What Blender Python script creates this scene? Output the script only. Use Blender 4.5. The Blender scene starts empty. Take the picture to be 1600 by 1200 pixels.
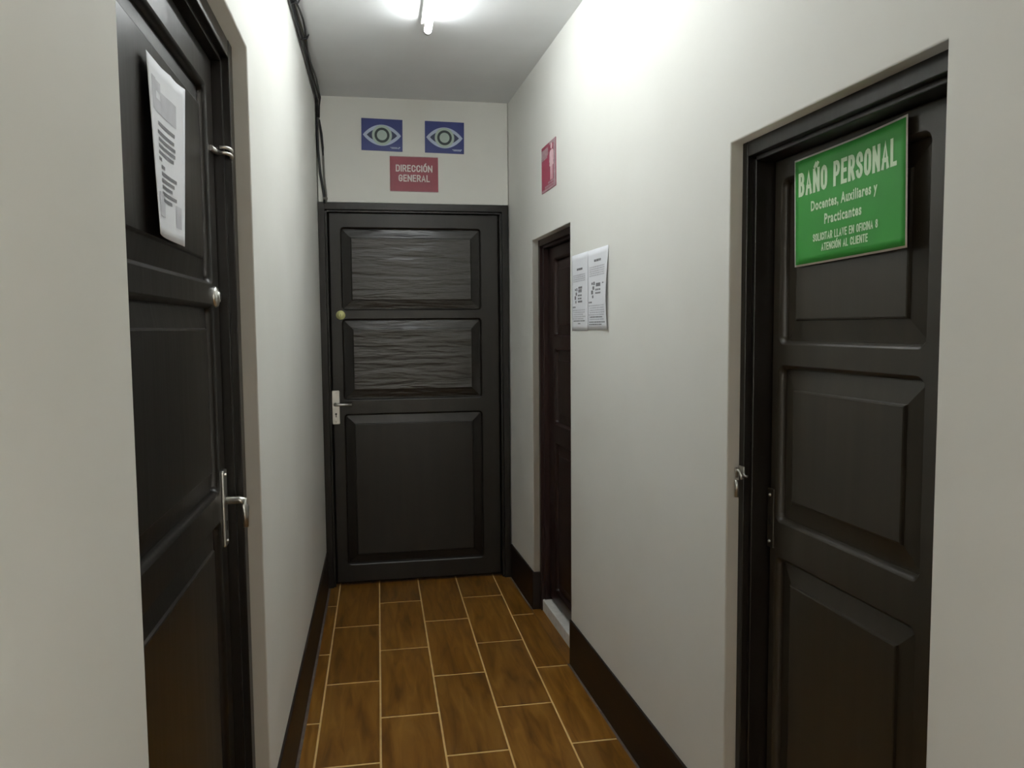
import bpy, bmesh, math, random
from mathutils import Matrix, Vector

random.seed(7)
scene = bpy.context.scene
COL = scene.collection

# ------------------------------------------------------------------ camera
CAM_R = Matrix(((0.985425, 0.020577, -0.168864),
                (-0.169902, 0.069579, -0.983002),
                (-0.008478, 0.997364, 0.072061)))
cam_d = bpy.data.cameras.new('camera')
cam = bpy.data.objects.new('camera', cam_d)
COL.objects.link(cam)
cam_d.sensor_fit = 'HORIZONTAL'
cam_d.sensor_width = 36.0
cam_d.lens = 1215.0 / 1600.0 * 36.0
cam_d.clip_start = 0.02
cam.matrix_world = Matrix.Translation((0, 0, 1.38)) @ CAM_R.to_4x4()
scene.camera = cam

# ------------------------------------------------------------------ world, exposure
world = bpy.data.worlds.new('dim_world')
scene.world = world
world.use_nodes = True
world.node_tree.nodes['Background'].inputs[0].default_value = (0.5, 0.5, 0.5, 1)
world.node_tree.nodes['Background'].inputs[1].default_value = 0.02
scene.view_settings.view_transform = 'Standard'
scene.view_settings.look = 'None'
scene.view_settings.gamma = 1.0
scene.view_settings.use_curve_mapping = False
scene.view_settings.exposure = 0.0
TUBE_POWER = 43.0
FILL_TUBE_POWER = 205.0  # unseen tubes added behind the viewer to brighten the near walls

# ------------------------------------------------------------------ materials
def srgb(r, g, b):
    f = lambda c: (c / 255 / 12.92) if c / 255 <= 0.04045 else ((c / 255 + 0.055) / 1.055) ** 2.4
    return (f(r), f(g), f(b), 1.0)

def base_mat(name, col, rough=0.5, metal=0.0, spec=0.5):
    m = bpy.data.materials.new(name)
    m.use_nodes = True
    b = m.node_tree.nodes['Principled BSDF']
    b.inputs['Base Color'].default_value = col
    b.inputs['Roughness'].default_value = rough
    b.inputs['Metallic'].default_value = metal
    b.inputs['Specular IOR Level'].default_value = spec
    return m, m.node_tree, b

def noise(nt, scale_vec, scale, detail=4.0, coord='Object', dist=0.0):
    tc = nt.nodes.new('ShaderNodeTexCoord')
    mp = nt.nodes.new('ShaderNodeMapping')
    mp.inputs['Scale'].default_value = scale_vec
    n = nt.nodes.new('ShaderNodeTexNoise')
    n.inputs['Scale'].default_value = scale
    n.inputs['Detail'].default_value = detail
    n.inputs['Distortion'].default_value = dist
    nt.links.new(tc.outputs[coord], mp.inputs['Vector'])
    nt.links.new(mp.outputs['Vector'], n.inputs['Vector'])
    return n, mp

def ramp(nt, src, stops):
    r = nt.nodes.new('ShaderNodeValToRGB')
    while len(r.color_ramp.elements) < len(stops):
        r.color_ramp.elements.new(0.5)
    for e, (p, c) in zip(r.color_ramp.elements, stops):
        e.position = p
        e.color = c
    nt.links.new(src, r.inputs['Fac'])
    return r

def bump(nt, b, src, strength, dist):
    bp = nt.nodes.new('ShaderNodeBump')
    bp.inputs['Strength'].default_value = strength
    bp.inputs['Distance'].default_value = dist
    nt.links.new(src, bp.inputs['Height'])
    nt.links.new(bp.outputs['Normal'], b.inputs['Normal'])

def plaster(name, c0, c1, rough):
    m, nt, b = base_mat(name, c0, rough, spec=0.3)
    n, _ = noise(nt, (1, 1, 1), 2.2, 5)
    r = ramp(nt, n.outputs['Fac'], [(0.3, c0), (0.7, c1)])
    nt.links.new(r.outputs['Color'], b.inputs['Base Color'])
    n2, _ = noise(nt, (1, 1, 1), 5.0, 6)
    bump(nt, b, n2.outputs['Fac'], 0.35, 0.006)
    return m

M = {}
M['wall'] = plaster('wall_paint', srgb(238, 238, 232), srgb(243, 243, 238), 0.55)
M['ceiling'] = plaster('ceiling_paint', srgb(232, 234, 235), srgb(242, 244, 245), 0.7)

def door_paint(name, c0, c1, vertical, rough=(0.24, 0.36), bmp=0.2, dist=0.004, spec=0.4, sv=None):
    m, nt, b = base_mat(name, c0, 0.35, spec=spec)
    sv = sv or ((7, 7, 0.5) if vertical else (1.1, 7, 12))
    n, _ = noise(nt, sv, 3.0, 3, dist=0.15)
    r = ramp(nt, n.outputs['Fac'], [(0.3, c0), (0.75, c1)])
    nt.links.new(r.outputs['Color'], b.inputs['Base Color'])
    b.inputs['Roughness'].default_value = sum(rough) / 2
    bump(nt, b, n.outputs['Fac'], bmp, dist)
    return m

M['door'] = door_paint('dark_door_varnish', srgb(20, 16, 13), srgb(30, 25, 20), True)
M['door_panel'] = door_paint('brushed_dark_panel_varnish', srgb(20, 16, 13), srgb(34, 29, 24), False, (0.25, 0.29), 1.0, 0.0065, 0.6, (1.3, 2, 9))
M['door_red'] = door_paint('reddish_door_varnish', srgb(36, 21, 19), srgb(48, 31, 28), True)
M['door_grey'] = door_paint('matt_grey_brown_door_paint', srgb(46, 40, 31), srgb(54, 48, 38), True, (0.28, 0.36), 0.12, 0.004, 0.5)
M['base'] = door_paint('baseboard_paint', srgb(26, 16, 10), srgb(36, 24, 16), False, (0.4, 0.55), 0.15)

def tile_mat():
    m, nt, b = base_mat('wood_look_tile', srgb(120, 80, 35), 0.38, spec=0.45)
    n, mp = noise(nt, (9, 1.1, 1), 3.0, 7, dist=0.8)
    oi = nt.nodes.new('ShaderNodeObjectInfo')
    mul = nt.nodes.new('ShaderNodeVectorMath'); mul.operation = 'SCALE'
    mul.inputs[0].default_value = (13, 7, 3)
    nt.links.new(oi.outputs['Random'], mul.inputs['Scale'])
    nt.links.new(mul.outputs['Vector'], mp.inputs['Location'])
    r = ramp(nt, n.outputs['Fac'], [(0.28, srgb(96, 60, 14)), (0.5, srgb(132, 88, 28)), (0.75, srgb(156, 112, 46))])
    hsv = nt.nodes.new('ShaderNodeHueSaturation')
    mr = nt.nodes.new('ShaderNodeMapRange')
    mr.inputs['To Min'].default_value = 0.88
    mr.inputs['To Max'].default_value = 1.1
    nt.links.new(oi.outputs['Random'], mr.inputs['Value'])
    nt.links.new(mr.outputs['Result'], hsv.inputs['Value'])
    nt.links.new(r.outputs['Color'], hsv.inputs['Color'])
    nt.links.new(hsv.outputs['Color'], b.inputs['Base Color'])
    bump(nt, b, n.outputs['Fac'], 0.15, 0.002)
    return m
M['tile'] = tile_mat()

def plain(name, col, rough=0.5, metal=0.0, spec=0.5, var=0.08, scale=30.0):
    m, nt, b = base_mat(name, col, rough, metal, spec)
    n, _ = noise(nt, (1, 1, 1), scale, 3)
    lo = tuple(c * (1 - var) for c in col[:3]) + (1,)
    hi = tuple(min(1, c * (1 + var)) for c in col[:3]) + (1,)
    r = ramp(nt, n.outputs['Fac'], [(0.3, lo), (0.7, hi)])
    nt.links.new(r.outputs['Color'], b.inputs['Base Color'])
    return m
M['added_hall_floor'] = plain('grey_added_hall_tile', srgb(150, 146, 140), 0.5)  # floor of the added hall, grey to keep its bounce neutral
M['grout'] = plain('beige_grout', srgb(226, 190, 128), 0.8)
M['mortar'] = plain('grey_mortar', srgb(104, 92, 84), 0.9, var=0.25)
M['metal'] = plain('brushed_steel', (0.62, 0.61, 0.58, 1), 0.32, 1.0)
M['brass'] = plain('pale_brass', (0.74, 0.74, 0.34, 1), 0.35, 0.35)
M['black'] = plain('black_rubber', srgb(22, 22, 24), 0.5)
M['cable'] = plain('dark_cable_sheath', srgb(44, 43, 44), 0.45)
M['cable_grey'] = plain('grey_cable_sheath', srgb(120, 118, 112), 0.5)
M['blue'] = plain('sign_blue', srgb(46, 58, 128), 0.4, var=0.05)
M['navy'] = plain('sign_navy', srgb(32, 44, 84), 0.4, var=0.05)
M['dkgreen'] = plain('sign_dark_ring', srgb(24, 44, 48), 0.4, var=0.05)
M['ltblue'] = plain('sign_pale_blue', srgb(196, 208, 232), 0.4, var=0.03)
M['ltgreen'] = plain('sign_pale_green', srgb(186, 204, 196), 0.4, var=0.03)
M['red'] = plain('sign_red', srgb(148, 50, 66), 0.4, var=0.05)
M['redwc'] = plain('sign_crimson', srgb(160, 44, 78), 0.4, var=0.05)
M['pink'] = plain('sign_pink_white', srgb(240, 205, 212), 0.4, var=0.03)
M['pinkgrey'] = plain('sign_faded_pink', srgb(178, 150, 156), 0.5, var=0.2, scale=60)
M['white'] = plain('white_print', srgb(236, 226, 222), 0.45, var=0.03)
M['green'] = plain('sign_green', srgb(56, 158, 60), 0.5, var=0.07, scale=8)
M['mint'] = plain('mint_lettering', srgb(222, 248, 212), 0.5, var=0.03)
M['paper'] = plain('white_paper', srgb(244, 246, 252), 0.6, var=0.01)
M['ink'] = plain('grey_ink', srgb(128, 128, 134), 0.6)
M['ink_dark'] = plain('dark_ink', srgb(88, 88, 90), 0.6)
M['ink_pale'] = plain('pale_ink', srgb(206, 207, 214), 0.6)
M['thresh'] = plain('white_threshold', srgb(242, 240, 234), 0.5)
M['fixture'] = plain('white_fixture_enamel', srgb(226, 226, 224), 0.4)

def tube_mat(name, power, col):
    m = bpy.data.materials.new(name)
    m.use_nodes = True
    nt = m.node_tree
    b = nt.nodes['Principled BSDF']
    b.inputs['Base Color'].default_value = (0.9, 0.9, 0.9, 1)
    b.inputs['Emission Color'].default_value = col
    b.inputs['Emission Strength'].default_value = power
    return m
M['tube'] = tube_mat('lit_tube', TUBE_POWER, (0.965, 1.0, 1.0, 1))
M['added_fill_tube'] = tube_mat('lit_added_fill_tube', FILL_TUBE_POWER, (1.0, 0.965, 0.91, 1))  # warm fill for the added tubes behind the viewer

# ------------------------------------------------------------------ helpers
def link(name, me, mat, parent=None):
    o = bpy.data.objects.new(name, me)
    COL.objects.link(o)
    if mat is not None:
        me.materials.clear()
        me.materials.append(mat)
    if parent is not None:
        o.parent = parent
    return o

def tag(o, label, cat, group=None, kind=None):
    o['label'] = label
    o['category'] = cat
    if group: o['group'] = group
    if kind: o['kind'] = kind
    return o

def empty(name, mw):
    o = bpy.data.objects.new(name, None)
    o.empty_display_size = 0.1
    COL.objects.link(o)
    o.matrix_world = mw
    return o

def bm_mesh(name, bm, smooth=False):
    bmesh.ops.recalc_face_normals(bm, faces=bm.faces)
    me = bpy.data.meshes.new(name)
    bm.to_mesh(me)
    bm.free()
    if smooth:
        for p in me.polygons: p.use_smooth = True
    return me

def add_box(bm, a, b, bev=0.0):
    t = bmesh.new()
    bmesh.ops.create_cube(t, size=1.0)
    for v in t.verts:
        v.co = Vector([a[i] + (v.co[i] + 0.5) * (b[i] - a[i]) for i in range(3)])
    if bev > 0:
        bmesh.ops.bevel(t, geom=list(t.edges), offset=bev, segments=2, affect='EDGES', profile=0.5)
    me = bpy.data.meshes.new('t'); t.to_mesh(me); t.free()
    bm.from_mesh(me); bpy.data.meshes.remove(me)

def box(name, a, b, mat, parent=None, bev=0.0):
    bm = bmesh.new(); add_box(bm, a, b, bev)
    return link(name, bm_mesh(name, bm), mat, parent)

def add_tube(bm, pts, r, seg=10, caps=True):
    pts = [Vector(p) for p in pts]
    rings = []
    up = Vector((0.123, 0.31, 0.94)).normalized()
    for i, p in enumerate(pts):
        d = (pts[min(i + 1, len(pts) - 1)] - pts[max(i - 1, 0)]).normalized()
        a = d.cross(up)
        if a.length < 1e-3: a = d.cross(Vector((1, 0, 0)))
        a.normalize(); b_ = d.cross(a).normalized()
        up = b_.cross(d) if False else up
        rr = r[i] if isinstance(r, (list, tuple)) else r
        rings.append([bm.verts.new(p + (a * math.cos(t) + b_ * math.sin(t)) * rr)
                      for t in [2 * math.pi * k / seg for k in range(seg)]])
    for i in range(len(rings) - 1):
        for k in range(seg):
            bm.faces.new((rings[i][k], rings[i][(k + 1) % seg], rings[i + 1][(k + 1) % seg], rings[i + 1][k]))
    if caps:
        bm.faces.new(rings[0][::-1]); bm.faces.new(rings[-1])

def tube(name, pts, r, mat, parent=None, seg=10):
    bm = bmesh.new(); add_tube(bm, pts, r, seg)
    me = bm_mesh(name, bm)
    for p in me.polygons:
        p.use_smooth = len(p.vertices) == 4
    return link(name, me, mat, parent)

def rrect(x0, z0, x1, z1, r, seg=4):
    if r <= 0: return [(x0, z0), (x1, z0), (x1, z1), (x0, z1)]
    out = []
    for cx_, cz_, a0 in ((x1 - r, z0 + r, -90), (x1 - r, z1 - r, 0), (x0 + r, z1 - r, 90), (x0 + r, z0 + r, 180)):
        for k in range(seg + 1):
            a = math.radians(a0 + 90 * k / seg)
            out.append((cx_ + r * math.cos(a), cz_ + r * math.sin(a)))
    return out

def plate_mesh(name, loops, y0, y1, bev=0.0, bseg=2):
    """2D outline (first loop) with holes, in local x/z, solid between y0 (front) and y1."""
    cu = bpy.data.curves.new('tmpc', 'CURVE')
    cu.dimensions = '2D'
    cu.fill_mode = 'BOTH'
    for lp in loops:
        sp = cu.splines.new('POLY')
        sp.points.add(len(lp) - 1)
        for p, (x, z) in zip(sp.points, lp): p.co = (x, z, 0, 1)
        sp.use_cyclic_u = True
    cu.extrude = (y1 - y0) / 2 - bev
    if bev > 0:
        cu.bevel_depth = bev; cu.bevel_resolution = bseg; cu.offset = -bev
    ob = bpy.data.objects.new('tmpo', cu)
    COL.objects.link(ob)
    dg = bpy.context.evaluated_depsgraph_get()
    me = bpy.data.meshes.new_from_object(ob.evaluated_get(dg))
    bpy.data.objects.remove(ob); bpy.data.curves.remove(cu)
    ym = (y0 + y1) / 2
    for v in me.vertices:
        x, y, z = v.co
        v.co = (x, ym - z, y)
    me.name = name
    bm = bmesh.new(); bm.from_mesh(me)
    bmesh.ops.remove_doubles(bm, verts=bm.verts, dist=1e-5)
    bmesh.ops.recalc_face_normals(bm, faces=bm.faces)
    bm.to_mesh(me); bm.free()
    return me

def text_mesh(body, width, height, weight=0.0, spacing=1.0):
    """Flat lettering fitted into width x height (cap height), centred at x, baseline at 0; local x/z."""
    cu = bpy.data.curves.new('tmpt', 'FONT')
    cu.body = body
    cu.size = 1.0
    cu.space_character = spacing
    cu.offset = weight
    cu.resolution_u = 3
    ob = bpy.data.objects.new('tmpt', cu)
    COL.objects.link(ob)
    dg = bpy.context.evaluated_depsgraph_get()
    me = bpy.data.meshes.new_from_object(ob.evaluated_get(dg))
    bpy.data.objects.remove(ob); bpy.data.curves.remove(cu)
    xs = [v.co.x for v in me.vertices]
    x0, x1 = min(xs), max(xs)
    cap = 0.73
    for v in me.vertices:
        v.co = ((v.co.x - (x0 + x1) / 2) * width / (x1 - x0), 0.0, v.co.y * height / cap)
    me.name = 'lettering'
    return me

def arc(cx_, cz_, rx, rz, a0, a1, n=6):
    return [(cx_ + rx * math.cos(math.radians(a0 + (a1 - a0) * k / n)), cz_ + rz * math.sin(math.radians(a0 + (a1 - a0) * k / n))) for k in range(n + 1)]
def glyph(c):
    # condensed sans capitals as centre lines in a unit box; (advance, [(points, closed)])
    r = 0.5
    top, bot = 0.28, 0.28
    O = arc(0.5, 1 - top, 0.5, top, 180, 0) + arc(0.5, bot, 0.5, bot, 0, -180)
    if c == 'O' or c == 'Ó':
        g = [(O, True)]
        if c == 'Ó': g.append(([(0.42, 1.16), (0.72, 1.36)], False))
        return 1.0, g
    if c in 'CG':
        p = arc(0.5, 1 - top, 0.5, top, 0, 180) + arc(0.5, bot, 0.5, bot, 180, 360)
        p = p + ([] if c == 'C' else [(1.0, 0.46), (0.6, 0.46)])
        return 1.0, [(p, False)]
    if c == 'D': return 1.0, [([(0, 0), (0, 1)] + arc(0.45, 0.7, 0.55, 0.3, 90, 0) + arc(0.45, 0.3, 0.55, 0.3, 0, -90), True)]
    if c == 'I': return 0.0, [([(0, -0.0), (0, 1)], False)]
    if c == 'L': return 0.78, [([(0, 1), (0, 0), (0.78, 0)], False)]
    if c == 'E': return 0.8, [([(0.8, 1), (0, 1), (0, 0), (0.8, 0)], False), ([(0, 0.52), (0.72, 0.52)], False)]
    if c == 'F': return 0.75, [([(0.75, 1), (0, 1), (0, 0)], False), ([(0, 0.5), (0.66, 0.5)], False)]
    if c == 'T': return 0.9, [([(0, 1), (0.9, 1)], False), ([(0.45, 1), (0.45, 0)], False)]
    if c == 'V': return 1.0, [([(0, 1), (0.5, 0), (1, 1)], False)]
    if c == 'A': return 1.08, [([(0, 0), (0.54, 1), (1.08, 0)], False), ([(0.2, 0.3), (0.88, 0.3)], False)]
    if c in 'NÑ':
        g = [([(0, 0), (0, 1)], False), ([(1, 0), (1, 1)], False), ([(0.08, 0.9), (0.92, 0.1)], False)]
        if c == 'Ñ': g.append(([(0.2, 1.2), (0.38, 1.3), (0.62, 1.2), (0.8, 1.3)], False))
        return 1.12, [([(px * 1.12, pz) for px, pz in p_], c_) for p_, c_ in g]
    if c in 'PRB':
        if c == 'B':
            return 0.95, [([(0, 0), (0, 1)] + arc(0.5, 0.77, 0.4, 0.23, 90, -90) + [(0, 0.54)], False), ([(0, 0.54)] + arc(0.5, 0.27, 0.45, 0.27, 90, -90) + [(0, 0)], False)]
        g = [([(0, 0), (0, 1)] + arc(0.5, 0.73, 0.45, 0.27, 90, -90) + [(0, 0.46)], False)]
        if c == 'R': g.append(([(0.5, 0.46), (0.97, 0.0)], False))
        return 0.95, g
    if c == 'S':
        p = [(0.95, 0.70)] + arc(0.475, 0.75, 0.475, 0.25, 10, 180) + [(0.06, 0.66), (0.3, 0.55), (0.7, 0.44), (0.9, 0.34)] + arc(0.475, 0.25, 0.475, 0.25, 0, -170)
        return 0.95, [(p, False)]
    if c == '8': return 0.9, [(arc(0.45, 0.76, 0.40, 0.24, 0, 330, 11), True), (arc(0.45, 0.26, 0.45, 0.26, 0, 330, 11), True)]
    return 0.35, []

def capitals(body, width, cap, weight, gap):
    '''Bold condensed capitals fitted to width; weight and gap are fractions of the cap height.'''
    W0 = 0.40
    adv = [glyph(c)[0] for c in body]
    t = cap * weight
    n = len(body)
    # horizontal unit so that the line fills the width
    unit = (width - n * t - (n - 1) * gap * cap) / sum(adv)
    bm = bmesh.new()
    x = -width / 2 + t / 2
    for c, a in zip(body, adv):
        for pts, closed in glyph(c)[1]:
            P = []
            for px, pz in pts:
                q = Vector((x + px * unit, t / 2 + pz * (cap - t)))
                if not P or (q - P[-1]).length > 1e-6: P.append(q)
            if closed and (P[0] - P[-1]).length < 1e-6: P.pop()
            m = len(P)
            L, R_ = [], []
            for i in range(m):
                if closed: d0, d1 = (P[i] - P[i - 1]).normalized(), (P[(i + 1) % m] - P[i]).normalized()
                else:
                    d0 = (P[i] - P[max(i - 1, 0)]); d1 = (P[min(i + 1, m - 1)] - P[i])
                    d0 = (d1 if d0.length < 1e-9 else d0).normalized(); d1 = (d0 if d1.length < 1e-9 else d1).normalized()
                tn = (d0 + d1)
                tn = d1 if tn.length < 1e-6 else tn.normalized()
                nv = Vector((-tn.y, tn.x))
                k = 1.0 / max(0.72, nv.dot(Vector((-d1.y, d1.x))))
                ext = Vector((0, 0))
                if not closed and i == 0: ext = -d1 * t / 2
                if not closed and i == m - 1: ext = d0 * t / 2
                L.append(P[i] + nv * (t / 2 * k) + ext); R_.append(P[i] - nv * (t / 2 * k) + ext)
            lv = [bm.verts.new((v.x, 0, v.y)) for v in L]; rv = [bm.verts.new((v.x, 0, v.y)) for v in R_]
            for i in range(m if closed else m - 1):
                j = (i + 1) % m
                bm.faces.new((lv[i], rv[i], rv[j], lv[j]))
        x += a * unit + t + gap * cap
    me = bpy.data.meshes.new('lettering'); bm.to_mesh(me); bm.free()
    return me

def place_flat(me, dx, dz, y, warp=None):
    for v in me.vertices:
        x, z = v.co.x + dx, v.co.z + dz
        v.co = (x, y + (warp(x, z) if warp else 0.0), z)

def fine(o):
    o['kind'] = 'stuff'
    return o

def bars_mesh(name, rects, y, warp=None):
    bm = bmesh.new()
    for (x0, z0, x1, z1) in rects:
        n = max(1, int((x1 - x0) / 0.03))
        for k in range(n):
            a, b_ = x0 + (x1 - x0) * k / n, x0 + (x1 - x0) * (k + 1) / n
            vs = [bm.verts.new((x, y + (warp(x, z) if warp else 0), z)) for x, z in ((a, z0), (b_, z0), (b_, z1), (a, z1))]
            bm.faces.new(vs)
    me = bpy.data.meshes.new(name); bm.to_mesh(me); bm.free()
    return me

def sheet_mesh(name, w, h, nx, nz, t, warp, corner=0.0):
    """Thin sheet, base at z 0, centred on x, front at y=warp, thickness t."""
    bm = bmesh.new()
    gf, gb = [], []
    for j in range(nz + 1):
        rf, rb = [], []
        for i in range(nx + 1):
            x, z = -w / 2 + w * i / nx, h * j / nz
            yv = warp(x, z)
            rf.append(bm.verts.new((x, yv, z))); rb.append(bm.verts.new((x, yv + t, z)))
        gf.append(rf); gb.append(rb)
    for j in range(nz):
        for i in range(nx):
            bm.faces.new((gf[j][i], gf[j][i + 1], gf[j + 1][i + 1], gf[j + 1][i]))
            bm.faces.new((gb[j][i], gb[j + 1][i], gb[j + 1][i + 1], gb[j][i + 1]))
    for i in range(nx):
        bm.faces.new((gf[0][i], gb[0][i], gb[0][i + 1], gf[0][i + 1]))
        bm.faces.new((gf[nz][i], gf[nz][i + 1], gb[nz][i + 1], gb[nz][i]))
    for j in range(nz):
        bm.faces.new((gf[j][0], gf[j + 1][0], gb[j + 1][0], gb[j][0]))
        bm.faces.new((gf[j][nx], gb[j][nx], gb[j + 1][nx], gf[j + 1][nx]))
    return bm_mesh(name, bm, True)

# ------------------------------------------------------------------ layout
K = 0.0415                                   # the right wall is not quite parallel to the left one
LX, EY, CZ = -0.292, 4.18, 2.573
RX0 = 0.709
RA = math.atan2(-1.0, K)                     # direction along the right wall towards the camera
YB = -1.3                                    # back end of the corridor, behind the camera
def xr(y): return RX0 + K * (EY - y)
F_END = Matrix.Translation((LX, EY, 0))
F_LEFT = Matrix.Translation((LX, 0, 0)) @ Matrix.Rotation(math.radians(90), 4, 'Z')      # local x = world y
F_RIGHT = Matrix.Translation((RX0, EY, 0)) @ Matrix.Rotation(RA, 4, 'Z')                 # local x = distance from end corner
SL = (EY - YB) * math.sqrt(1 + K * K)

def structure(o, label, cat='wall'):
    return tag(o, label, cat, kind='structure')

# openings
LD0, LD1, LDT = 1.0, 1.98, 2.05              # left door, along y
MD0, MD1, MDT = 0.518, 1.158, 1.793          # middle right door, along s
ND0, ND1, NDT = 2.467, 3.127, 1.80           # near right door, along s

# walls (solid plates with door openings)
def wall(name, frame, loops, label, thick=0.16, y0=0.0):
    me = plate_mesh(name, loops, y0, y0 + thick, 0.004)
    o = link(name, me, M['wall'])
    o.matrix_world = frame
    return structure(o, label)

zt, zb = CZ + 0.03, -0.03
wall('wall_left', F_LEFT, [[(YB, zb), (LD0, zb), (LD0, LDT), (LD1, LDT), (LD1, zb), (EY + 0.16, zb), (EY + 0.16, zt), (YB, zt)]],
     'white painted left corridor wall around the dark door with the curled notice')
wall('wall_right', F_RIGHT, [[(-0.16, zb), (MD0, zb), (MD0, MDT), (MD1, MDT), (MD1, zb), (ND0, zb), (ND0, NDT), (ND1, NDT), (ND1, zb),
                              (SL, zb), (SL, zt), (-0.16, zt)]],
     'white painted right corridor wall holding two low doors')
wall('wall_back', F_END, [[(0.004, 2.036), (RX0 - LX - 0.003, 2.036), (RX0 - LX - 0.003, zt), (0.004, zt)]],
     'short white end wall above the door, carrying three signs')
HX0, HX1, HY0, HT = -2.0, 2.6, -5.2, 0.12         # unseen hall, added behind the viewer to send light into the corridor
def hall_wall(name, a, b_, label):
    structure(box(name, a, b_, M['wall']), label)
hall_wall('wall_added_hall_rear', (HX0 - HT, HY0 - HT, zb), (HX1 + HT, HY0, zt), 'unseen white wall of the added hall, far behind the viewer')
hall_wall('wall_added_hall_left', (HX0 - HT, HY0, zb), (HX0, YB, zt), 'unseen white wall of the added hall behind the viewer, on the left')
hall_wall('wall_added_hall_right', (HX1, HY0, zb), (HX1 + HT, YB, zt), 'unseen white wall of the added hall behind the viewer, on the right')
hall_wall('wall_added_hall_front_left', (HX0 - HT, YB, zb), (LX - 0.161, YB + HT, zt), 'unseen white wall of the added hall, left of the corridor mouth')
hall_wall('wall_added_hall_front_right', (xr(YB) + 0.168, YB, zb), (HX1 + HT, YB + HT, zt), 'unseen white wall of the added hall, right of the corridor mouth')
structure(box('ceiling', (HX0 - HT, HY0 - HT, CZ), (HX1 + HT, EY + 0.16, CZ + 0.12), M['ceiling']), 'pale grey painted corridor ceiling', 'ceiling')

# floor: grout bed, tiles
structure(box('floor_added_hall', (HX0 - HT, HY0 - HT, -0.06), (HX1 + HT, YB, 0.0), M['added_hall_floor']), 'unseen grey floor of the added hall behind the viewer', 'floor')
floor = structure(box('floor', (LX - 0.2, YB, -0.06), (1.35, EY + 0.16, -0.0015), M['grout']), 'brown wood-look tiled corridor floor with beige joints', 'floor')
def clip_right(poly, lim):
    out = []
    f = lambda p: p[0] - lim(p[1])
    for i in range(len(poly)):
        a, b_ = poly[i], poly[(i + 1) % len(poly)]
        fa, fb = f(a), f(b_)
        if fa <= 0: out.append(a)
        if (fa < 0 < fb) or (fb < 0 < fa):
            t = fa / (fa - fb)
            out.append((a[0] + t * (b_[0] - a[0]), a[1] + t * (b_[1] - a[1])))
    return out
def tile_piece(poly):
    if len(poly) < 3: return
    bm = bmesh.new()
    top, bot = [], []
    cx_ = sum(p[0] for p in poly) / len(poly); cy_ = sum(p[1] for p in poly) / len(poly)
    for p in poly:
        top.append(bm.verts.new((p[0], p[1], 0.0)))
        bot.append(bm.verts.new((p[0], p[1], -0.006)))
    bm.faces.new(top); bm.faces.new(bot[::-1])
    for i in range(len(poly)):
        j = (i + 1) % len(poly)
        bm.faces.new((top[i], bot[i], bot[j], top[j]))
    bmesh.ops.recalc_face_normals(bm, faces=bm.faces)
    link('tile', bm_mesh('tile', bm), M['tile'], floor)
TW, TL, G, GY = 0.2085, 0.588, 0.0034, 0.0055
for c in range(-1, 6):
    x0 = -0.2265 + TW * c
    x1 = x0 + TW
    ph = 3.893 if c % 2 else 3.603
    y = ph - TL * 10
    while y < EY + 0.05:
        if y > EY - 0.06: break
        a, b_ = max(y, YB), (EY + 0.08 if y + TL > EY - 0.06 else y + TL)
        if b_ - a > 0.02:
            X0, X1 = max(x0 + G, LX + 0.018), x1 - G
            poly = [(X0, a + GY), (X1, a + GY), (X1, b_ - GY), (X0, b_ - GY)]
            poly = clip_right(poly, lambda yy: xr(yy) - 0.016)
            tile_piece(poly)
        y += TL
# grey mortar lines beside the baseboards and the tile in the middle doorway
bm = bmesh.new()
for side in (0, 1):
    e = (lambda yy: LX + 0.001) if side == 0 else (lambda yy: xr(yy) - 0.0185)
    vs = [bm.verts.new((e(yy) + dx, yy, -0.0006)) for yy, dx in ((YB, 0), (YB, 0.018), (EY, 0.018), (EY, 0))]
    bm.faces.new(vs)
link('mortar_strip', bm_mesh('mortar_strip', bm), M['mortar'], floor)
def rp(s, off):  # right wall local -> world xy
    v = F_RIGHT @ Vector((s, off, 0)); return (v.x, v.y)
tile_piece([rp(MD1 - 0.004, -0.014), rp(MD0 + 0.004, -0.014), rp(MD0 + 0.004, 0.036), rp(MD1 - 0.004, 0.036)])

# baseboards
def baseboard(name, frame, runs, h, label):
    bm = bmesh.new()
    for r in runs: add_box(bm, r[0], r[1], 0.0025)
    o = link(name, bm_mesh(name, bm), M['base'])
    o.matrix_world = frame
    structure(o, label, 'baseboard')
BT = 0.008
baseboard('baseboard_left', F_LEFT, [((LD1, -BT, 0), (EY - 0.012, 0.001, 0.2)), ((YB, -BT, 0), (LD0, 0.001, 0.2))], 0.2,
          'dark brown baseboard along the left wall')
hb = 0.187
baseboard('baseboard_right', F_RIGHT, [((0.012, -BT, 0), (MD0, 0.001, hb)), ((MD0 - 0.001, -BT, 0), (MD0 + 0.006, 0.032, hb)),
                                       ((MD1, -BT, 0), (ND0, 0.001, hb)), ((ND1, -BT, 0), (SL, 0.001, hb))], hb,
          'dark brown baseboard along the right wall')

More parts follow.
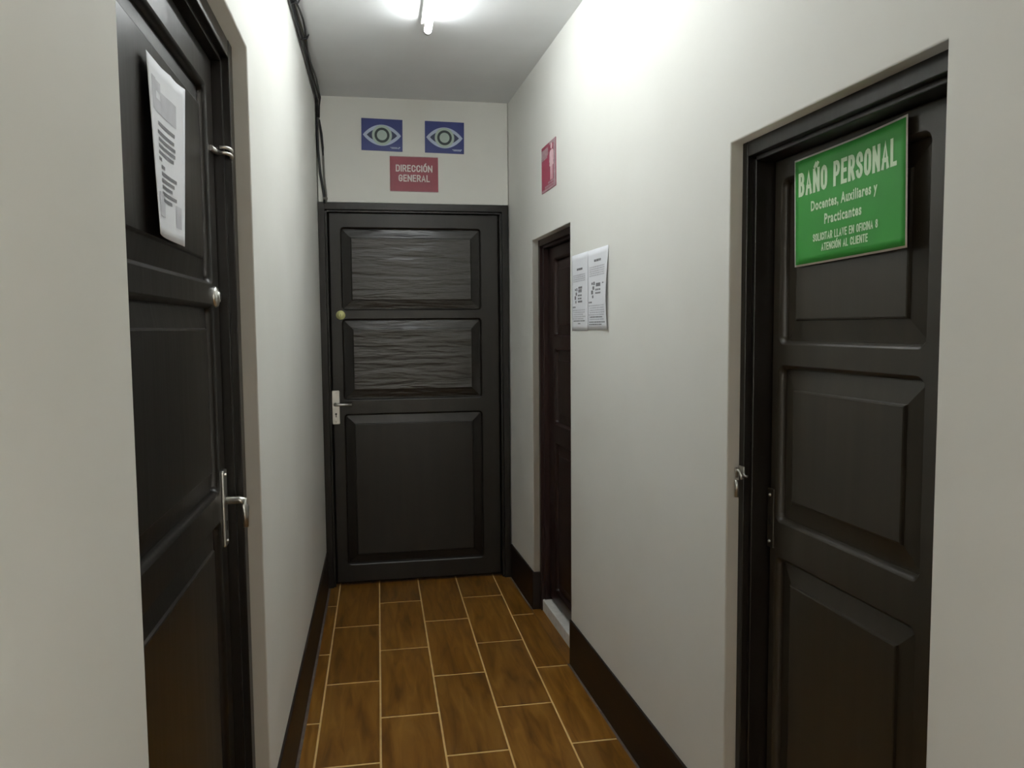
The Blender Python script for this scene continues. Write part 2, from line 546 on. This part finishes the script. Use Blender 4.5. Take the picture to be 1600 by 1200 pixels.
# ------------------------------------------------------------------ doors
def raised_panel(name, x0, z0, x1, z1, yf, mat, parent, inset=0.047, m=0.012):
    """Fielded panel behind an opening (x0..x1, z0..z1); yf is the leaf's front."""
    bm = bmesh.new()
    def ring(d, y): return [bm.verts.new(p) for p in ((x0 + d, y, z0 + d), (x1 - d, y, z0 + d), (x1 - d, y, z1 - d), (x0 + d, y, z1 - d))]
    rs = [ring(-m, yf + 0.031), ring(-m, yf + 0.0185), ring(0.004, yf + 0.0175), ring(inset - 0.002, yf + 0.0105), ring(inset, yf + 0.006), ring(inset + 0.003, yf + 0.005)]
    for a, b_ in zip(rs, rs[1:]):
        for i in range(4):
            j = (i + 1) % 4
            bm.faces.new((a[i], a[j], b_[j], b_[i]))
    bm.faces.new(rs[-1]); bm.faces.new(rs[0][::-1])
    return link(name, bm_mesh(name, bm), mat, parent)

def make_door(root, W_, jw, head_z, top_z, yfr, ylf, leaf_z0, panels, m_leaf, m_panel, m_frame, u_leaf):
    # frame: stepped jambs and head
    def jamb(x0, x1, sx):
        bm = bmesh.new()
        add_box(bm, (min(x0, x1), yfr, 0), (max(x0, x1), yfr + 0.14, top_z), 0.002)
        xi = x1 + sx * 0.011
        add_box(bm, (min(x1 - sx * 0.001, xi), yfr + 0.016, 0), (max(x1 - sx * 0.001, xi), ylf + 0.045, head_z + 0.006), 0.002)
        link('jamb', bm_mesh('jamb', bm), m_frame, root)
    jamb(0.0, jw, 1)
    jamb(W_, W_ - jw, -1)
    bm = bmesh.new()
    add_box(bm, (jw - 0.0005, yfr + 0.001, head_z + 0.011), (W_ - jw + 0.0005, yfr + 0.139, top_z), 0.002)
    add_box(bm, (jw + 0.01, yfr + 0.016, head_z), (W_ - jw - 0.01, ylf + 0.045, head_z + 0.012), 0.002)
    link('head', bm_mesh('head', bm), m_frame, root)
    x0, x1 = u_leaf
    loops = [[(x0, leaf_z0), (x1, leaf_z0), (x1, head_z + 0.004), (x0, head_z + 0.004)]]
    for p in panels: loops.append(rrect(*p, 0.013))
    leaf = link('leaf', plate_mesh('leaf', loops, ylf, ylf + 0.040, 0.009, 0), m_leaf, root)
    for k, p in enumerate(panels): raised_panel('panel', *p, ylf, m_leaf if k == 2 else m_panel, leaf)
    return leaf

def handle(root, x, zc, y, sx, droop=False):
    """Long plate with a lever; sx is the direction the lever points."""
    pl = link('handle_plate', plate_mesh('handle_plate', [rrect(x - 0.0205, zc - 0.09, x + 0.0205, zc + 0.09, 0.006)], y - 0.006, y + 0.001, 0.0025), M['metal'], root)
    zl = zc + 0.017
    if droop:
        pts = [(x, y - 0.002, zl), (x, y - 0.036, zl), (x, y - 0.046, zl - 0.003), (x - 0.003, y - 0.050, zl - 0.014), (x - 0.014, y - 0.051, zl - 0.062)]
        tube('lever', pts, [0.009, 0.009, 0.0088, 0.008, 0.006], M['metal'], pl, 12)
    else:
        pts = [(x, y - 0.002, zl), (x, y - 0.036, zl), (x + sx * 0.006, y - 0.044, zl), (x + sx * 0.016, y - 0.047, zl), (x + sx * 0.085, y - 0.047, zl - 0.001)]
        tube('lever', pts, [0.0105, 0.0095, 0.009, 0.0085, 0.0075], M['metal'], pl, 12)
    bm = bmesh.new()
    bmesh.ops.create_circle(bm, cap_ends=True, radius=0.0055, segments=14, matrix=Matrix.Translation((x, y - 0.0066, zc - 0.035)) @ Matrix.Rotation(math.pi / 2, 4, 'X'))
    add_box(bm, (x - 0.0022, y - 0.0067, zc - 0.052), (x + 0.0022, y - 0.0062, zc - 0.036))
    link('keyhole', bm_mesh('keyhole', bm), M['black'], pl)
    bm = bmesh.new()
    for dz in (-0.078, 0.078):
        bmesh.ops.create_cone(bm, cap_ends=True, radius1=0.0045, radius2=0.0035, depth=0.003, segments=12, matrix=Matrix.Translation((x, y - 0.0072, zc + dz)) @ Matrix.Rotation(math.pi / 2, 4, 'X'))
    link('screw', bm_mesh('screw', bm), M['metal'], pl)

def cylinder_lock(root, x, z, y, mat):
    bm = bmesh.new()
    prof = [(0.0, -0.011), (0.011, -0.011), (0.0122, -0.0098), (0.0130, -0.0075), (0.021, -0.006), (0.0245, -0.002), (0.0245, 0.001)]
    prev = None
    for r_, yy in prof:
        ring = [bm.verts.new((x + max(r_, 1e-4) * math.cos(t), y + yy, z + max(r_, 1e-4) * math.sin(t))) for t in [2 * math.pi * k / 24 for k in range(24)]]
        if prev:
            for k in range(24): bm.faces.new((prev[k], prev[(k + 1) % 24], ring[(k + 1) % 24], ring[k]))
        prev = ring
    o = link('lock_cylinder', bm_mesh('lock_cylinder', bm, True), mat, root)
    box('key_slot', (x - 0.0013, y - 0.0116, z - 0.006), (x + 0.0013, y - 0.0108, z + 0.006), M['black'], o)

# end door
d1 = structure(empty('door_1', F_END), 'dark varnished three-panel door filling the end of the corridor', 'door')
W1 = RX0 - LX - 0.006
make_door(d1, W1, 0.034, 1.988, 2.036, -0.010, 0.022, 0.012,
          [(0.116, 1.486, 0.842, 1.905), (0.116, 1.010, 0.842, 1.427), (0.116, 0.118, 0.842, 0.922)],
          M['door'], M['door_panel'], M['door'], (0.046, W1 - 0.046))
handle(d1, 0.066, 0.967, 0.022, 1)
cylinder_lock(d1, 0.102, 1.454, 0.022, M['brass'])

# left door
d2 = structure(empty('door_2', Matrix.Translation((LX, LD0, 0)) @ Matrix.Rotation(math.radians(90), 4, 'Z')),
               'dark varnished door in the left wall with a curled white notice', 'door')
W2 = LD1 - LD0
make_door(d2, W2, 0.045, 1.998, LDT, 0.035, 0.072, 0.012,
          [(0.125, 1.49, 0.845, 1.915), (0.125, 1.015, 0.845, 1.43), (0.125, 0.118, 0.845, 0.935)],
          M['door'], M['door'], M['door'], (0.057, W2 - 0.057))
handle(d2, 0.886, 0.965, 0.072, -1, droop=True)
cylinder_lock(d2, 0.875, 1.456, 0.072, M['metal'])
# bolt loop on the left door
bolt = tube('bolt', [(0.87, 0.070, 1.79), (0.91, 0.066, 1.79), (0.935, 0.058, 1.79)], 0.006, M['metal'], d2, 10)
for q, dz in enumerate((0.008, -0.008)):
    pts = [(0.928 + 0.018 * math.cos(a), 0.054 - 0.020 * math.sin(a), 1.79 + dz * 0.8 - 0.004 * math.cos(a)) for a in [math.pi * k / 8 - 0.2 for k in range(10)]]
    tube('bolt_loop', pts, 0.0042, M['metal'], bolt, 8)

# middle right door
d3 = structure(empty('door_3', F_RIGHT @ Matrix.Translation((MD0, 0, 0))), 'low narrow reddish-brown door in the right wall beside two white papers', 'door')
W3 = MD1 - MD0
make_door(d3, W3, 0.026, 1.752, MDT, 0.03, 0.070, 0.066,
          [(0.145, 1.345, 0.50, 1.69), (0.145, 0.938, 0.50, 1.276), (0.145, 0.135, 0.50, 0.838)],
          M['door_red'], M['door_red'], M['door_red'], (0.038, W3 - 0.038))
box('threshold', (0.0275, 0.036, 0.0), (W3 - 0.0275, 0.125, 0.056), M['thresh'], d3, 0.003)

# near right door
d4 = structure(empty('door_4', F_RIGHT @ Matrix.Translation((ND0, 0, 0))), 'low dark grey-brown door in the right wall with the green sign', 'door')
W4 = ND1 - ND0
leaf4 = make_door(d4, W4, 0.022, 1.755, NDT, 0.03, 0.090, 0.02,
          [(0.076, 1.345, 0.520, 1.700), (0.073, 0.935, 0.520, 1.282), (0.073, 0.12, 0.515, 0.838)],
          M['door_grey'], M['door_grey'], M['door'], (0.034, W4 - 0.034))
# hasp and padlock staple on the near door frame
hs = box('hasp', (0.006, 0.026, 1.028), (0.03, 0.0305, 1.05), M['metal'], d4, 0.0015)
pts = [(0.012 + 0.016 * (1 - math.cos(a)) * 0.7, 0.020 - 0.004 * math.sin(a), 1.022 + 0.020 * math.sin(a)) for a in [math.pi * k / 10 for k in range(11)]]
tube('staple', [(0.004, 0.022, 1.043), (0.008, 0.02, 1.037)] + pts, 0.0032, M['metal'], hs, 8)
tube('hook', [(0.030, 0.026, 1.036), (0.040, 0.024, 1.031), (0.043, 0.03, 1.029)], 0.003, M['metal'], hs, 8)
tube('pin', [(0.014, 0.018, 1.016), (0.015, 0.0175, 1.0), (0.015, 0.0175, 0.976)], [0.005, 0.0035, 0.0045], M['metal'], hs, 8)
bm = bmesh.new()
add_box(bm, (0.036, 0.0855, 0.86), (0.062, 0.091, 1.0), 0.002)
esc = link('escutcheon', bm_mesh('escutcheon', bm), M['door_grey'], d4)
box('keyhole', (0.047, 0.0848, 0.915), (0.0515, 0.0862, 0.935), M['black'], esc)
bm = bmesh.new()
for zz in (0.985, 0.875):
    bmesh.ops.create_uvsphere(bm, u_segments=10, v_segments=6, radius=0.004, matrix=Matrix.Translation((0.049, 0.0845, zz)))
link('screw', bm_mesh('screw', bm, True), M['metal'], esc)

# ------------------------------------------------------------------ ceiling light
def tube_light(lx, ly0, ly1, mat, label):
    fx = tag(empty('tube_light', Matrix.Translation((lx, (ly0 + ly1) / 2, CZ))), label, 'light')
    half = (ly1 - ly0) / 2
    box('batten', (-0.026, -half - 0.005, -0.022), (0.002, half - 0.0, -0.0005), M['fixture'], fx, 0.003)
    for sy in (-1, 1):
        bm = bmesh.new()
        add_box(bm, (-0.011, sy * (half - 0.03) - 0.010, -0.052), (0.011, sy * (half - 0.03) + 0.010, -0.0005), 0.003)
        link('lamp_holder', bm_mesh('lamp_holder', bm), M['fixture'], fx)
        tube('end_cap', [(0, sy * (half - 0.02), -0.048), (0, sy * half, -0.048)], 0.0145, M['fixture'], fx, 16)
    tube('tube', [(0, -half + 0.019, -0.048), (0, half - 0.019, -0.048)], 0.0138, mat, fx, 20)
tube_light(0.214, 1.60, 3.11, M['tube'], 'lit white tube light on the corridor ceiling')
tube_light(0.30, -3.75, -2.24, M['added_fill_tube'], 'unseen fill tube light added behind the viewer, in line with the corridor')  # this and the next two are added out of view as fill light
tube_light(-1.0, -3.75, -2.24, M['added_fill_tube'], 'unseen fill tube light added behind the viewer, towards the left')
tube_light(1.6, -3.75, -2.24, M['added_fill_tube'], 'unseen fill tube light added behind the viewer, towards the right')

# ------------------------------------------------------------------ cables
cb = tag(empty('cable_bundle', Matrix.Translation((LX, EY, 2.04))), 'dark cable bundle along the left ceiling corner, dropping to the end door', 'cables')
def cab(path, r, mat, name='cable'):
    tube(name, [(p[0] - LX, p[1] - EY, p[2] - 2.04) for p in path], r, mat, cb, 8)
def run(dx, dz, amp, ph, tail):
    pts = []
    n = 46
    for k in range(n + 1):
        y = -0.45 + (EY - 0.03 + 0.45) * k / n
        w = 1.0 if y < 3.7 else max(0.25, (EY - y) / 0.5)
        pts.append((LX + dx + amp * w * math.sin(y * 9 + ph) , y, CZ - dz + amp * w * math.cos(y * 7 + ph * 2)))
    return pts + tail
cab(run(0.010, 0.012, 0.002, 0.0, [(LX + 0.010, EY - 0.012, 2.52), (LX + 0.008, EY - 0.008, 2.42), (LX + 0.010, EY - 0.007, 2.30), (LX + 0.018, EY - 0.007, 2.18), (LX + 0.034, EY - 0.009, 2.07), (LX + 0.036, EY - 0.016, 2.03)]), 0.0065, M['cable'])
cab(run(0.022, 0.011, 0.003, 1.7, [(LX + 0.018, EY - 0.010, 2.51), (LX + 0.016, EY - 0.007, 2.45), (LX + 0.030, EY - 0.006, 2.36), (LX + 0.034, EY - 0.006, 2.28), (LX + 0.037, EY - 0.006, 2.16), (LX + 0.045, EY - 0.008, 2.07), (LX + 0.044, EY - 0.016, 2.03)]), 0.005, M['cable_grey'])
cab(run(0.014, 0.026, 0.003, 3.1, [(LX + 0.014, EY - 0.016, 2.53), (LX + 0.013, EY - 0.014, 2.46)]), 0.0055, M['black'])
cab(run(0.030, 0.018, 0.006, 4.4, [(LX + 0.022, EY - 0.016, 2.52), (LX + 0.02, EY - 0.014, 2.46)]), 0.004, M['cable'])
cab([(LX + 0.021, EY - 0.012, 2.45), (LX + 0.029, EY - 0.0115, 2.38), (LX + 0.034, EY - 0.011, 2.31), (LX + 0.035, EY - 0.010, 2.27)], [0.003, 0.006, 0.006, 0.003], M['black'], 'tape_wrap')
for yy in (1.9, 2.45, 2.62, 2.95, 3.3):
    a = 0.02
    cab([(LX + 0.012, yy, CZ - 0.034), (LX + 0.036, yy + 0.01, CZ - 0.026), (LX + 0.042, yy + 0.02, CZ - 0.008)], 0.0035, M['black'], 'cable_tie')
cab([(LX + 0.03, EY - 0.02, 2.052), (LX + 0.052, EY - 0.02, 2.05)], 0.007, M['cable_grey'], 'clip')

# ------------------------------------------------------------------ signs
def on_frame(frame, s, z, off, rot=0.0):
    """Sheet origin at its base centre; rot turns it in the plane of the wall."""
    return frame @ Matrix.Translation((s, -off, z)) @ Matrix.Rotation(rot, 4, 'Y')

def eye_loops(w, h, n=18):
    up, dn = [], []
    for k in range(n + 1):
        t = -1 + 2 * k / n
        prof = (1 - t * t)
        prof = prof ** 0.92
        up.append((t * w / 2, h / 2 * prof)); dn.append((t * w / 2, -h / 2 * prof))
    return dn + up[::-1][1:-1]

def disc(name, loops, dz, y, mat, parent):
    me = plate_mesh(name, [[(x, z + dz) for x, z in l] for l in loops], y - 0.0004, y, 0.0)
    return link(name, me, mat, parent)
def circ(r, n=36, sx=1.0): return [(r * sx * math.cos(2 * math.pi * k / n), r * math.sin(2 * math.pi * k / n)) for k in range(n)]

def eye_sign(frame, s, z, w, h, rot, label):
    o = link('eye_sign', plate_mesh('eye_sign', [rrect(-w / 2, 0, w / 2, h, 0.001, 1)], -0.001, 0.001), M['blue'])
    o.matrix_world = on_frame(frame, s, z, 0.0015, rot)
    tag(o, label, 'sign', 'blue eye signs over the end door')
    c = h * 0.49
    disc('eye_outline', [eye_loops(w * 0.93, h * 0.66)], c, -0.0011, M['ltblue'], o)
    disc('eye_inside', [eye_loops(w * 0.74, h * 0.44)], c, -0.0016, M['navy'], o)
    disc('iris_rim', [circ(h * 0.315, sx=1.0)], c, -0.0021, M['ltgreen'], o)
    disc('iris_ring', [circ(h * 0.236)], c, -0.0026, M['dkgreen'], o)
    disc('pupil', [circ(h * 0.160)], c, -0.0031, M['ltgreen'], o)
    rects = []
    x = w * 0.20
    for row, zz in ((0, 0.112), (1, 0.082)):
        xx = w * (0.20 + 0.03 * row)
        for k in range(7):
            ww = w * random.uniform(0.016, 0.03)
            rects.append((xx, h * zz, xx + ww, h * (zz + 0.022))); xx += ww + w * 0.005
    rects.append((w * 0.405, h * 0.075, w * 0.418, h * 0.135)); rects.append((w * 0.405, h * 0.11, w * 0.445, h * 0.14))
    fine(link('small_print', bars_mesh('small_print', rects, -0.0013), M['ltblue'], o))
    return o
eye_sign(F_END, 0.042 - LX, 2.304, 0.211, 0.163, math.radians(0.9), 'blue eye sign nearer the cables, left of the pair above the end door')
eye_sign(F_END, 0.367 - LX, 2.301, 0.206, 0.163, math.radians(0.7), 'blue eye sign nearer the right wall, right of the pair above the end door')

w, h = 0.251, 0.181
o = link('office_sign', plate_mesh('office_sign', [rrect(-w / 2, 0, w / 2, h, 0.002, 2)], -0.0015, 0.001), M['red'])
o.matrix_world = on_frame(F_END, 0.2055 - LX, 2.098, 0.0015, math.radians(0.3))
tag(o, 'red DIRECCIÓN GENERAL sign above the end door', 'sign')
me = capitals('DIRECCIÓN', 0.191, 0.036, 0.17, 0.10); place_flat(me, 0.0, 0.102, -0.0017); link('lettering', me, M['white'], o)
me = capitals('GENERAL', 0.163, 0.036, 0.17, 0.10); place_flat(me, 0.0, 0.0515, -0.0017); link('lettering', me, M['white'], o)
for r_ in ((-w / 2 + 0.001, h - 0.0028, w / 2 - 0.001, h - 0.0006), (-w / 2 + 0.001, 0.0006, w / 2 - 0.001, 0.0024)):
    link('edge_line', bars_mesh('edge_line', [r_], -0.0016), M['pinkgrey'], o)

# toilet sign on the right wall
w, h = 0.236, 0.199
o = link('toilet_sign', plate_mesh('toilet_sign', [rrect(-w / 2, 0, w / 2, h, 0.001, 1)], -0.001, 0.001), M['redwc'])
o.matrix_world = on_frame(F_RIGHT, 0.841, 1.974, 0.0015, 0.0)
tag(o, 'red and pink toilet sign with a white woman figure on the right wall', 'sign')
fine(link('faded_band', bars_mesh('faded_band', [(0.083, 0.004, 0.117, 0.198), (0.012, 0.186, 0.083, 0.198), (-0.117, 0.150, -0.01, 0.185), (-0.117, 0.001, 0.117, 0.007)], -0.0011), M['pinkgrey'], o))
fig = [(0.036, 0.012), (0.048, 0.012), (0.050, 0.075), (0.055, 0.075), (0.057, 0.012), (0.069, 0.012), (0.070, 0.075), (0.086, 0.078), (0.075, 0.115), (0.078, 0.130),
       (0.084, 0.095), (0.090, 0.097), (0.083, 0.142), (0.070, 0.150), (0.036, 0.150), (0.023, 0.142), (0.016, 0.097), (0.022, 0.095), (0.028, 0.130), (0.031, 0.115), (0.020, 0.078), (0.035, 0.075)]
fig = [(x - 0.002, z * 0.9 + 0.026) for x, z in fig]
link('woman_figure', plate_mesh('woman_figure', [fig], -0.0016, -0.0011), M['pink'], o)
link('figure_head', plate_mesh('figure_head', [[(x + 0.051, z + 0.177) for x, z in circ(0.0125, 20)]], -0.0016, -0.0011), M['pink'], o)
rects = []
for zz, x0, x1 in ((0.168, -0.11, -0.005), (0.154, -0.112, 0.0), (0.140, -0.11, -0.02)):
    xx = x0
    while xx < x1:
        ww = random.uniform(0.012, 0.03); rects.append((xx, zz, min(xx + ww, x1), zz + 0.01)); xx += ww + 0.004
for zz, x0, x1 in ((0.026, -0.005, 0.08), (0.014, -0.06, 0.085), (0.003, -0.112, 0.1)):
    xx = x0
    while xx < x1:
        ww = random.uniform(0.012, 0.026); rects.append((xx, zz, min(xx + ww, x1), zz + 0.008)); xx += ww + 0.004
fine(link('small_print', bars_mesh('small_print', rects, -0.0012), M['pinkgrey'], o))

# papers on the right wall
def words(z, x0, x1, hh, fill=0.85):
    out, x = [], x0
    while x < x1 - 0.004:
        ww = random.uniform(0.006, 0.02)
        out.append((x, z, min(x + ww, x1), z + hh)); x += ww + 0.0028
    return out
def wall_paper(s, z, w, h, off, label, lift, variant):
    warp = lambda x, zz: -lift * max(0.0, (x / (w / 2))) ** 3 * math.sin(math.pi * min(1, zz / h * 0.9 + 0.15))
    o = link('paper_notice', sheet_mesh('paper_notice', w, h, 12, 14, 0.0006, warp), M['paper'])
    o.matrix_world = on_frame(F_RIGHT, s, z, off, 0.0)
    tag(o, label, 'paper', 'notices beside the middle door')
    q = w / 0.21
    dark, mid, pale = [], [], []
    dark += words(h - 0.045 if variant else h - 0.062, -0.032, 0.04, 0.008)
    base = h - 0.065 if variant else h - 0.082
    for k in range(5 if variant else 4):
        pale += words(base - k * 0.0075, -0.08, 0.075, 0.0048)
    fz = h - 0.155 if variant else h - 0.168
    dark += [(-0.06, fz + 0.03, -0.045, fz + 0.038), (-0.04, fz + 0.028, -0.026, fz + 0.040), (-0.05, fz + 0.012, -0.032, fz + 0.024), (-0.064, fz - 0.004, -0.044, fz + 0.010), (-0.054, fz - 0.018, -0.040, fz - 0.008),
             (-0.014, fz + 0.022, 0.03, fz + 0.034)]
    mid += words(fz + 0.008, -0.02, 0.03, 0.006) + words(fz - 0.004, -0.02, 0.032, 0.006)
    if not variant: dark += [(-0.02, fz - 0.016, 0.036, fz - 0.009), (-0.014, fz + 0.036, 0.035, fz + 0.044)]
    else: mid += [(0.05, fz + 0.03, 0.066, fz + 0.034)]
    z0 = fz - 0.035
    mid += words(z0, -0.09, -0.05, 0.005)
    for k in range(9):
        zz = z0 - 0.012 - k * 0.0082
        if zz < 0.03: break
        (mid if k in (5, 8) else pale).extend(words(zz, -0.078 if k % 4 else -0.09, random.choice((0.07, 0.05, 0.078)), 0.0042))
    mid += words(0.026, -0.085 if variant else -0.02, 0.08 if variant else 0.01, 0.004)
    if variant: mid += words(0.018, -0.085, 0.045, 0.004)
    for nm, rc, mt in (('headline_print', dark, 'ink'), ('body_print', mid, 'ink'), ('pale_print', pale, 'ink_pale')):
        rc = [(a * q, b_, c_ * q, d_) for a, b_, c_, d_ in rc]
        fine(link(nm, bars_mesh(nm, rc, -0.0005, warp), M[mt], o))
    return o
wall_paper(1.287, 1.366, 0.206, 0.292, 0.0012, 'white printed sheet right beside the middle door, left of the pair', 0.001, 0)
wall_paper(1.505, 1.370, 0.232, 0.287, 0.0022, 'white printed sheet with lifted edge, right of the pair on the wall', 0.010, 1)

# green sign on the near right door
w, h = 0.352, 0.229
def gw(x, z):
    t = x / (w / 2); v = z / h
    return -0.007 * max(0, t) ** 2 - 0.003 * max(0, -t) ** 3 + 0.002 * math.sin(3.0 * t + 1.0) * (v - 0.5)
o = link('bathroom_sign', sheet_mesh('bathroom_sign', w, h, 24, 14, 0.0006, gw), M['white'])
o.matrix_world = on_frame(F_RIGHT, 2.779, 1.510, -0.0860, math.radians(-1.2))
tag(o, 'green BAÑO PERSONAL sheet taped to the near right door', 'sign')
me = sheet_mesh('green_field', w - 0.008, h - 0.008, 24, 14, 0.0002, lambda x, z: gw(x, z + 0.004) - 0.0007)
for v in me.vertices: v.co.z += 0.004
link('green_field', me, M['green'], o)
for body, ww, hh, dx, dz, wt in (('BAÑO PERSONAL', 0.308, 0.050, -0.006, 0.148, 0.165), ('Docentes, Auxiliares y', 0.210, 0.0205, -0.012, 0.112, 0.0),
                                 ('Practicantes', 0.118, 0.0205, -0.012, 0.079, 0.0), ('SOLICITAR LLAVE EN OFICINA 8', 0.206, 0.0160, -0.007, 0.0465, 0.165),
                                 ('ATENCIÓN AL CLIENTE', 0.148, 0.0158, -0.007, 0.0245, 0.165)):
    me = capitals(body, ww, hh, wt, 0.07) if wt else text_mesh(body, ww, hh, 0.034, 1.14)
    place_flat(me, dx, dz, -0.0013, gw)
    link('lettering', me, M['mint'], o)

# curled notice on the left door
w, h = 0.212, 0.294
def lw(x, z):
    t = x / (w / 2); v = z / h
    return -0.003 - 0.011 * max(0.0, t) ** 2 * v - 0.011 * max(0.0, -t) ** 2 * (1 - v) - 0.004 * max(0.0, 1 - abs(t - 0.25) * 2.5) * max(0.0, v - 0.6) * 2.5
o = link('door_notice', sheet_mesh('door_notice', w, h, 16, 16, 0.0005, lw), M['paper'])
o.matrix_world = on_frame(F_LEFT, 1.481, 1.540, -0.071, math.radians(0.0))
tag(o, 'white curled paper notice taped to the left door', 'paper')
dark, pale = [], []
zz = h - 0.105
for k, (a, b_) in enumerate(((-0.055, 0.05), (-0.06, 0.046), (-0.055, 0.052), (-0.058, 0.05), (-0.06, 0.04), (-0.062, -0.04), (-0.045, -0.02), (-0.045, 0.055), (-0.045, 0.04), (-0.045, 0.025), (-0.045, 0.052), (-0.055, 0.02))):
    dark += [(a, zz, b_, zz + 0.0062)]
    zz -= 0.0152 if k == 0 else 0.0112
for r_ in dark: link('text_line', bars_mesh('text_line', [r_], -0.0006, lw), M['ink'], o)
pale = [(-0.085, h - 0.085, -0.06, h - 0.03), (-0.06, h - 0.05, -0.03, h - 0.032), (-0.06, h - 0.085, 0.06, h - 0.062), (-0.03, h - 0.062, 0.06, h - 0.045), (-0.075, 0.035, -0.03, 0.075), (0.045, 0.028, 0.082, 0.068)]
for q_, r_ in enumerate((pale[:4], pale[4:5], pale[5:])): fine(link('stamp_print', bars_mesh('stamp_print', r_, -0.0005, lw), M['ink_pale'], o))
